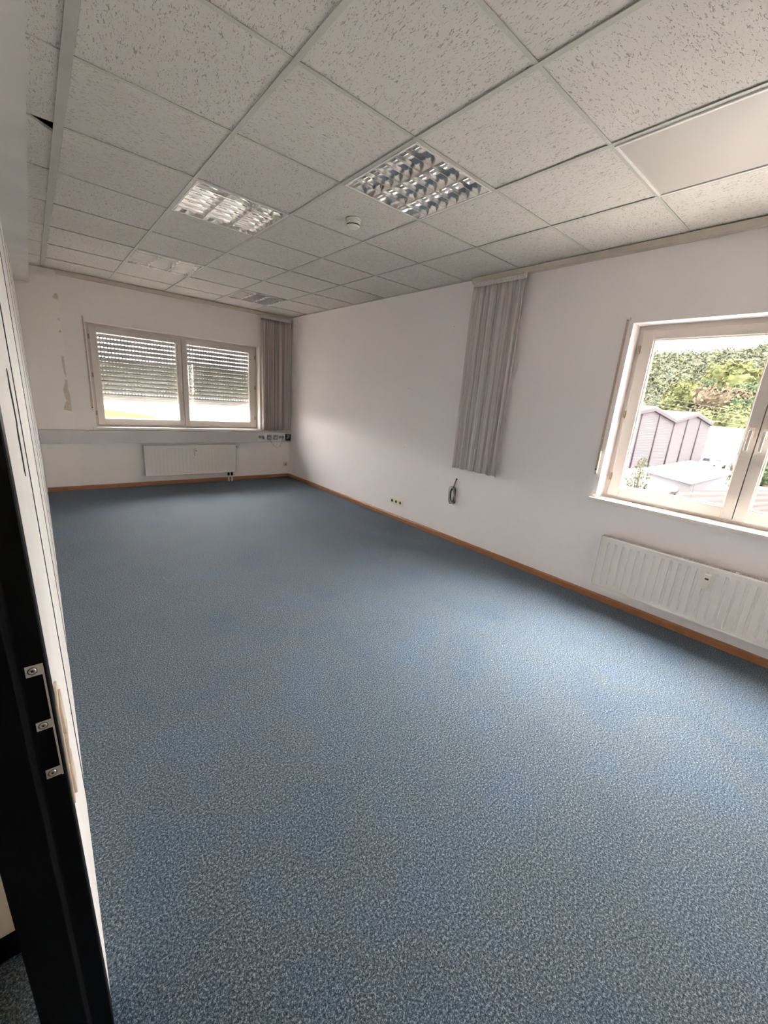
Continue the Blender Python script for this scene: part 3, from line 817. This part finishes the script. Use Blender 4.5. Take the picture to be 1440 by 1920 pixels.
for x, z in sc:
    part(MB().lathe([(.0001, .0004), (.0024, .0004), (.0030, .0012), (.0050, .0010), (.0056, 0)], (x, yp, z), (0, -1, 0), 18), 'screw', MT['screw'], sp)
    part(MB().lathe([(.0001, .0012), (.0020, .0012), (.0020, .0009)], (x, yp, z), (0, -1, 0), 6), 'screw_recess', MT['black'], sp)
    part(MB().lathe([(.0056, .00005), (.0068, .00005)], (x, yp, z), (0, -1, 0), 18), 'screw_shadow_ring', MT['black'], sp)

# light switches beside the door
t = thing('light_switch', 'tall cream light switch plate next to the black door frame', 'light switch', (0, 0, 0))
def onw(y, z, d): return (wx(y, z) + d, y, z)
def wbox(y0, y1, z0, z1, d0, d1, d1b=None):
    m = MB(); d2 = d1 if d1b is None else d1b
    m.hexa([onw(y0, z0, d0), onw(y1, z0, d0), onw(y1, z1, d0), onw(y0, z1, d0), onw(y0, z0, d2), onw(y1, z0, d2), onw(y1, z1, d1), onw(y0, z1, d1)])
    return m
part(wbox(-.915, -.835, .672, .900, 0, .005), 'cover_plate', MT['switch'], t, bevel=.0015)
for k in range(3):
    zc = .715 + .071 * k
    part(wbox(-.904, -.846, zc - .030, zc + .030, .005, .0085 if k != 1 else .0105, .0100 if k != 1 else .0075), 'rocker', MT['switch'], t, bevel=.001)

# ------------------------------------------------------------------ outdoors
GZ = -4.5
def az(a, d, z):
    a = math.radians(a); return Vector((CAM.x + d * math.sin(a), CAM.y + d * math.cos(a), z))
def azel(a, d, e): return az(a, d, CAM.z + d * e)
struct(MB().box(-200, 700, -400, 700, GZ - 1, GZ), 'ground_outside', MT['pave'], 'pale paved yard below the windows')
poly = [az(6, 100, GZ), az(9, 92, GZ), az(13, 78, GZ), az(15.5, 66, GZ), az(13, 40, GZ), az(2, 30, GZ), az(-5, 60, GZ), az(0, 110, GZ)]
struct(MB().prism([(p.x, p.y, GZ) for p in poly], (0, 0, .05)), 'meadow_outside', MT['grass'], 'yellow-green meadow seen under the far shutter')

# warehouse with two gables facing the window
F0, F1 = az(70.0, 56, 0), az(78.07, 81.5, 0)
def fac(a):
    d = F1 - F0; r = Vector((math.sin(math.radians(a)), math.cos(math.radians(a)), 0)); c = Vector((CAM.x, CAM.y, 0))
    # c + t r = F0 + s d
    det = r.x * (-d.y) + d.x * r.y; q = F0 - c
    tt = (q.x * (-d.y) + d.x * q.y) / det
    return c + r * tt, tt
def facz(a, e):
    p, tt = fac(a); return Vector((p.x, p.y, CAM.z + tt * e))
top = [facz(69.0, .006), facz(72.5, .0262), facz(74.8, .0052), facz(76.56, .0200), facz(78.07, .0043)]
dn = (F1 - F0).normalized(); back = Vector((-dn.y, dn.x, 0)) * 32
t = thing('warehouse', 'grey corrugated warehouse with zigzag gable roof seen through the right window', 'building', (F0.x, F0.y, GZ))
t0 = fac(69.0)[0]
wallp = [Vector((t0.x, t0.y, GZ))] + top + [Vector((F1.x, F1.y, GZ))]
part(MB().prism([tuple(p) for p in wallp], tuple(back)), 'wall_cladding', MT['corrug'], t)
rf = MB()
for a, b in zip(top[:-1], top[1:]):
    up = Vector((0, 0, .12)); o = -back.normalized() * .25
    rf.hexa([a + o, b + o, b + back, a + back, a + o + up, b + o + up, b + back + up, a + back + up])
part(rf, 'roof', MT['roofw'], t, 'white roof sheets')
fs = MB()
for a, b in zip(top[:-1], top[1:]):
    o = -back.normalized() * .28; dz = Vector((0, 0, .42)); dy = Vector((0, 0, .02))
    fs.hexa([a + o - dz, b + o - dz, b + o * .1 - dz, a + o * .1 - dz, a + o + dy, b + o + dy, b + o * .1 + dy, a + o * .1 + dy])
part(fs, 'fascia', MT['fascia'], t, 'darker edge strip')
for a in (71.5, 73.25, 74.8, 75.95, 77.1):
    p, _ = fac(a); zt = min([1e9] + [x.z + (y.z - x.z) * ((p - x).xy.length / max(1e-6, (y - x).xy.length)) for x, y in zip(top[:-1], top[1:]) if (p - x).xy.dot((y - x).xy) >= -1e-6 and (p - x).xy.length <= (y - x).xy.length + 1e-6])
    o = -back.normalized()
    q = p + o * .06
    part(MB().tube([(q.x, q.y, GZ), (q.x, q.y, zt - .3)], .10, 6), 'downpipe', MT['seam'], t)

# white hall with scalloped roof line
t = thing('white_hall', 'long white hall with low arched roofs behind the warehouse', 'building', tuple(az(81, 84, GZ)))
h0, h1 = az(77.6, 86, 0), az(88, 92, 0); hd = (h1 - h0); hn = Vector((-hd.y, hd.x, 0)).normalized()
if hn.x < 0: hn = -hn
n = 48; topl = []
for k in range(n + 1):
    s = k / n; q = h0 + hd * s; z = CAM.z - .55 + .42 * abs(math.sin(PI * 5 * s + .35)) ** .6
    topl.append(Vector((q.x, q.y, z)))
part(MB().prism([tuple(Vector((h0.x, h0.y, GZ)))] + [tuple(p) for p in topl] + [tuple(Vector((h1.x, h1.y, GZ)))], tuple(hn * 13)), 'wall_cladding', MT['hall'], t)
part(MB().prism([tuple(h0.lerp(h1, .30) + Vector((0, 0, GZ)) - hn * .05), tuple(h0.lerp(h1, .30) + Vector((0, 0, GZ + 3.2)) - hn * .05), tuple(h0.lerp(h1, .36) + Vector((0, 0, GZ + 3.2)) - hn * .05), tuple(h0.lerp(h1, .36) + Vector((0, 0, GZ)) - hn * .05)], tuple(hn * .04)), 'gate', MT['roofw'], t)

# flat roofed annex
t = thing('flat_roofed_garage', 'low garage with a broad flat white roof in front of the warehouse', 'building', tuple(az(76, 36, GZ)))
zr = -2.0
RA = [az(73.07, 34.0, zr), az(77.21, 46.9, zr), az(80.95, 40.5, zr), az(77.83, 30.2, zr)]
part(MB().prism([tuple(p) for p in RA], (0, 0, .22)), 'flat_roof', MT['roofw'], t, 'broad white flat roof')
cc = sum(RA, Vector()) / 4
RW = [cc + (p - cc) * .93 for p in RA]
part(MB().prism([(p.x, p.y, GZ) for p in RW], (0, 0, zr - GZ - .001)), 'garage_wall', MT['annex'], t)
a, b = RW[0], RW[3]; nn = Vector((-(b - a).y, (b - a).x, 0)).normalized()
if nn.dot(CAM - a) < 0: nn = -nn
q0, q1 = a.lerp(b, .12), a.lerp(b, .78)
part(MB().prism([(q0.x, q0.y, -2.75), (q1.x, q1.y, -2.75), (q1.x, q1.y, -2.50), (q0.x, q0.y, -2.50)], tuple(nn * .5)), 'canopy', MT['roofw'], t, 'white canopy strip')
part(MB().prism([(q0.x, q0.y, GZ), (q1.x, q1.y, GZ), (q1.x, q1.y, -2.9), (q0.x, q0.y, -2.9)], tuple(nn * .06)), 'garage_door', MT['hall'], t, 'white garage door')

# neighbouring tiled roof
t = thing('tiled_roof_house', 'nearby house with a pale reddish tiled roof low in the right window', 'house', tuple(az(81, 26, GZ)))
r0, r1 = azel(76.9, 26.3, -.131), azel(86.5, 36, -.096)
n0, n1 = azel(73.5, 15.5, -.27), azel(89, 20, -.245)
part(MB().hexa([n0 - Vector((0, 0, .15)), n1 - Vector((0, 0, .15)), r1 - Vector((0, 0, .15)), r0 - Vector((0, 0, .15)), n0, n1, r1, r0]), 'roof', MT['rooft'], t, 'pale reddish clay tiles')
fa = (r1 - r0).normalized(); bk = Vector((-fa.y, fa.x, 0))
if bk.x < 0: bk = -bk
part(MB().hexa([r0 - Vector((0, 0, .15)), r1 - Vector((0, 0, .15)), r1 + bk * 2 - Vector((0, 0, 1.1)), r0 + bk * 2 - Vector((0, 0, 1.1)), r0, r1, r1 + bk * 2 - Vector((0, 0, .95)), r0 + bk * 2 - Vector((0, 0, .95))]), 'rear_roof', MT['rooft'], t)
ns = [n0 + (r0 - n0) * .06, n1 + (r1 - n1) * .06, r1 + bk * 1.7, r0 + bk * 1.7]
zl = min(p.z for p in ns) - .35
part(MB().prism([(p.x, p.y, GZ) for p in ns], (0, 0, zl - GZ)), 'house_wall', MT['housew'], t)

# hill and forest
def hz(a, d):                                  # height of the hill surface
    k = max(0, min(1, (d - 140) / 230)); k = k * k * (3 - 2 * k)
    crest = 42 + 5 * math.sin(math.radians(a) * 9 + .4) + 6 * max(0, (75 - a) / 12)
    return GZ - 1 + (crest - GZ) * k * .98
mb = MB().grid(lambda u, v: tuple(az(50 + 55 * u, 120 + 300 * v, hz(50 + 55 * u, 120 + 300 * v))), 60, 24)
struct(mb, 'hillside_outside', MT['hillg'], 'steep hillside beyond the yard')
R = random.Random(11)
ico_v, ico_f = [], []
bm = bmesh.new(); bmesh.ops.create_icosphere(bm, subdivisions=2, radius=1)
ico_v = [v.co.copy() for v in bm.verts]; ico_f = [tuple(v.index for v in f.verts) for f in bm.faces]; bm.free()
def blob(mb, c, rx, rz, R, rough=.3, mi=0):
    k = len(mb.v); ph = [R.uniform(0, 6.28) for _ in range(4)]
    for v in ico_v:
        s = 1 + rough * (.5 * math.sin(4 * v.x + ph[0]) * math.sin(5 * v.y + ph[1]) + .5 * math.sin(7 * v.z + ph[2]) * math.sin(6 * v.x + ph[3])) + R.uniform(-.1, .1) * rough * 3
        mb.v.append((c[0] + v.x * rx * s, c[1] + v.y * rx * s, c[2] + v.z * rz * s))
    for f in ico_f: mb.f.append(tuple(k + i for i in f)); mb.mi.append(mi); mb.sm.append(False)
mb = MB()
def crown(mb, c, rx, rz, R, n, leaf):
    # dark inner mass under a shell of leaf sprays
    blob(mb, c, rx * .64, rz * .64, R, .35)
    for _ in range(n):
        v = Vector((R.gauss(0, 1), R.gauss(0, 1), R.gauss(0, 1))).normalized()
        if v.z < -.3: v.z = -v.z
        q = 1 + .14 * math.sin(5 * v.x + c[0]) * math.sin(6 * v.z + c[1])
        p = Vector(c) + Vector((v.x * rx, v.y * rx, v.z * rz)) * R.uniform(.60, 1.06) * q
        a = (v + Vector((R.gauss(0, .7), R.gauss(0, .7), R.gauss(0, .7)))).normalized(); b = a.cross(Vector((R.gauss(0, 1), R.gauss(0, 1), R.gauss(0, 1)))).normalized(); a = a.cross(b)
        l = leaf * R.uniform(.6, 1.4)
        mb.quad(p - a * l, p - b * l * .6, p + a * l, p + b * l * .6)
for k in range(950):
    a = R.uniform(66, 90); d = 135 + 245 * R.random() ** .9
    z = hz(a, d); s_ = R.uniform(3.0, 6.0) * (.7 + d / 700)
    p = az(a, d, z + s_ * .7); crown(mb, p, s_ * .9, s_, R, 130, .36 + d / 900)
for k in range(200):
    a = R.uniform(70, 92); d = R.uniform(118, 135); s_ = R.uniform(2.0, 3.2); p = az(a, d, GZ + s_ * .9); crown(mb, p, s_, s_ * 1.1, R, 40, .5)
f = mb.build('forest', MT['forest']); tag(f, 'dense green forest covering the hill behind the warehouses', 'forest', None, 'stuff')

def tree(a, d, h, w, mat, label, zbase=None, name='tree'):
    zb_ = hz(a, d) if zbase is None else zbase
    b = az(a, d, zb_); t = thing(name, label, 'tree', tuple(b), 'single trees standing out on the hill')
    RR = random.Random(int(a * 100))
    part(MB().tube([tuple(b), (b.x, b.y, b.z + h * .7)], [w * .07, w * .03], 8), 'trunk', MT['bark'], t)
    c = MB()
    for k in range(16):
        th = RR.uniform(0, 6.28); r = w * .32 * RR.random() ** .5; zz = zb_ + h * RR.uniform(.40, .86)
        s = w * RR.uniform(.16, .27); crown(c, Vector((b.x + r * math.cos(th), b.y + r * math.sin(th), zz)), s, s * .95, RR, 150, w * .034)
    part(c, 'crown', mat, t)
def etree(a, e, d, h, w, mat, label):                   # tree whose crown middle shows at elevation e
    zc = CAM.z + d * e; tree(a, d, h, w, mat, label, zc - h * .62)
etree(74.7, .040, 150, 15, 13, MT['leafy'], 'yellow-green tree on the hill above the valley between the two gables')
etree(76.1, .043, 160, 12, 11, MT['leafo'], 'small rusty tree on the hill between a yellow-green and a slender tree')
etree(77.0, .053, 185, 18, 10, MT['leafg'], 'slender light green tree in the middle of the wooded hill')
etree(79.5, .066, 210, 26, 26, MT['leafy'], 'large yellow-green tree high on the hill near the window mullion')
etree(78.9, .030, 140, 12, 17, MT['leafo'], 'broad rusty brown tree low on the hill near the window mullion')
etree(77.4, .004, 116, 8, 9, MT['leafy'], 'bright yellow bush-like tree just beyond the second gable')
etree(80.2, .026, 135, 10, 12, MT['leafg'], 'fresh green tree beside the broad rusty tree')
etree(79.6, .003, 116, 6, 14, MT['leafy'], 'low yellow-green tree above the white hall')
etree(80.9, .044, 150, 14, 12, MT['leafg'], 'pale green tree partly behind the window mullion')
etree(83.9, -.075, 60, 4.5, 5, MT['leafg'], 'green tree glimpsed through the right sash')

def shrub(label, c, rx, rz, n, mat, R, leaf=.09):
    t = thing('shrub', label, 'shrub', (c[0], c[1], GZ))
    st = MB(); lf = MB()
    for k in range(14):
        th = R.uniform(0, 6.28); r = rx * R.random() ** .6; tp = (c[0] + r * math.cos(th), c[1] + r * math.sin(th), c[2] + rz * R.uniform(.2, 1))
        mid = (c[0] + r * .5 * math.cos(th), c[1] + r * .5 * math.sin(th), (GZ + tp[2]) / 2)
        st.tube([(c[0] + r * .1 * math.cos(th), c[1] + r * .1 * math.sin(th), GZ), mid, tp], [.03, .02, .008], 5)
    for k in range(n):
        while True:
            v = Vector((R.uniform(-1, 1), R.uniform(-1, 1), R.uniform(-1, 1)))
            if v.length < 1 and R.random() < .35 + .65 * v.length * (1 - .5 * v.z): break
        p = Vector(c) + Vector((v.x * rx * (1 - .35 * max(0, v.z)), v.y * rx * (1 - .35 * max(0, v.z)), v.z * rz))
        u = Vector((R.gauss(0, 1), R.gauss(0, 1), R.gauss(0, 1))).normalized(); w = u.cross(Vector((R.gauss(0, 1), R.gauss(0, 1), R.gauss(0, 1)))).normalized()
        s = leaf * R.uniform(.6, 1.4)
        lf.quad(p - u * s, p - w * s * .45, p + u * s, p + w * s * .45)
    part(st, 'stems', MT['bark'], t); part(lf, 'foliage', mat, t)
R = random.Random(21)
c = azel(72.75, 31, -.118); shrub('tall wispy light green shrub in front of the warehouse, lower left', tuple(c), .62, 1.45, 1300, MT['leafd'], R, .06)
c = azel(71.2, 30, -.140); shrub('lower green shrub left of the tall shrub by the window frame', tuple(c), .55, .75, 700, MT['leafd'], R, .06)
c = azel(80.6, 55, -.0865); shrub('small yellowish bush beside the garage roof', tuple(c), .9, .6, 500, MT['leafd'], R)
c = azel(80.95, 62, -.055); shrub('sparse bare-looking bush in front of the white hall by the mullion', tuple(c), .9, 1.3, 160, MT['bark'], R, .12)

mb = MB().grid(lambda u, v: tuple(az(-25 + 70 * u, 260 + 60 * v, GZ - 1 + (CAM.z + 290 * (.046 + .006 * math.sin(9 * u) + .004 * math.sin(23 * u + 1)) - GZ) * min(1, v * 1.6))), 60, 8)
struct(mb, 'ridge_outside', MT['hillg'], 'low dark wooded ridge behind the far shutter')
# cars on the yard
def car(label, c, ang, mat):
    t = thing('car', label, 'car', tuple(c), 'parked cars on the yard')
    ca, sa = math.cos(ang), math.sin(ang)
    def Wp(x, y, z): return (c[0] + x * ca - y * sa, c[1] + x * sa + y * ca, c[2] + z)
    def ex(prof, y0, y1):
        m = MB(); m.prism([Wp(x, y0, z) for x, z in prof], (Vector(Wp(0, y1, 0)) - Vector(Wp(0, y0, 0)))); return m
    part(ex([(-2.1, .3), (-2.15, .75), (-1.9, .95), (-1.3, 1.0), (.9, .98), (1.9, .82), (2.15, .65), (2.15, .3)], -.85, .85), 'body', mat, t, bevel=.06)
    part(ex([(-1.75, .98), (-1.25, 1.38), (-.2, 1.42), (.35, 1.34), (1.05, .96)], -.72, .72), 'cabin_glass', MT['carg'], t, bevel=.04)
    part(ex([(-1.3, 1.385), (-.2, 1.43), (.35, 1.35), (.3, 1.40), (-.3, 1.475), (-1.2, 1.43)], -.68, .68), 'roof', mat, t)
    for x in (-1.35, 1.35):
        for y in (-.8, .8):
            ax = Vector(Wp(0, 1, 0)) - Vector(Wp(0, 0, 0))
            part(MB().lathe([(.0001, -.1), (.32, -.1), (.33, 0), (.32, .1), (.0001, .1)], Wp(x, y, .33), tuple(ax), 16), 'wheel', MT['tyre'], t)
car('silver car parked in front of the white hall, beyond the garage roof', az(79.2, 76, GZ), math.radians(-15), MT['car'])
car('dark car half hidden behind the window mullion, right of the silver car', az(81.7, 79, GZ), math.radians(-10), MT['car'])

# overhead cables
for i, (e0, e1, d) in enumerate(((.047, .028, 96), (.035, .024, 98), (.029, .0185, 100), (.0175, .0125, 102), (.0085, .0035, 104))):
    p0, p1 = azel(66, d, e0 + .012), azel(96, d, e1 - .022)
    pts = [p0.lerp(p1, k / 24) - Vector((0, 0, 1.6 * 4 * (k / 24) * (1 - k / 24))) + Vector((0, 0, 1.0)) for k in range(25)]
    m = MB().tube([tuple(p) for p in pts], .014, 5)
    tag(m.build('overhead_cable', MT['wire']), ['topmost overhead cable crossing the wooded hill', 'second overhead cable from the top', 'middle overhead cable above the gable roofs',
        'second lowest overhead cable', 'lowest overhead cable just above the white hall'][i], 'cable', 'overhead cables across the hill')
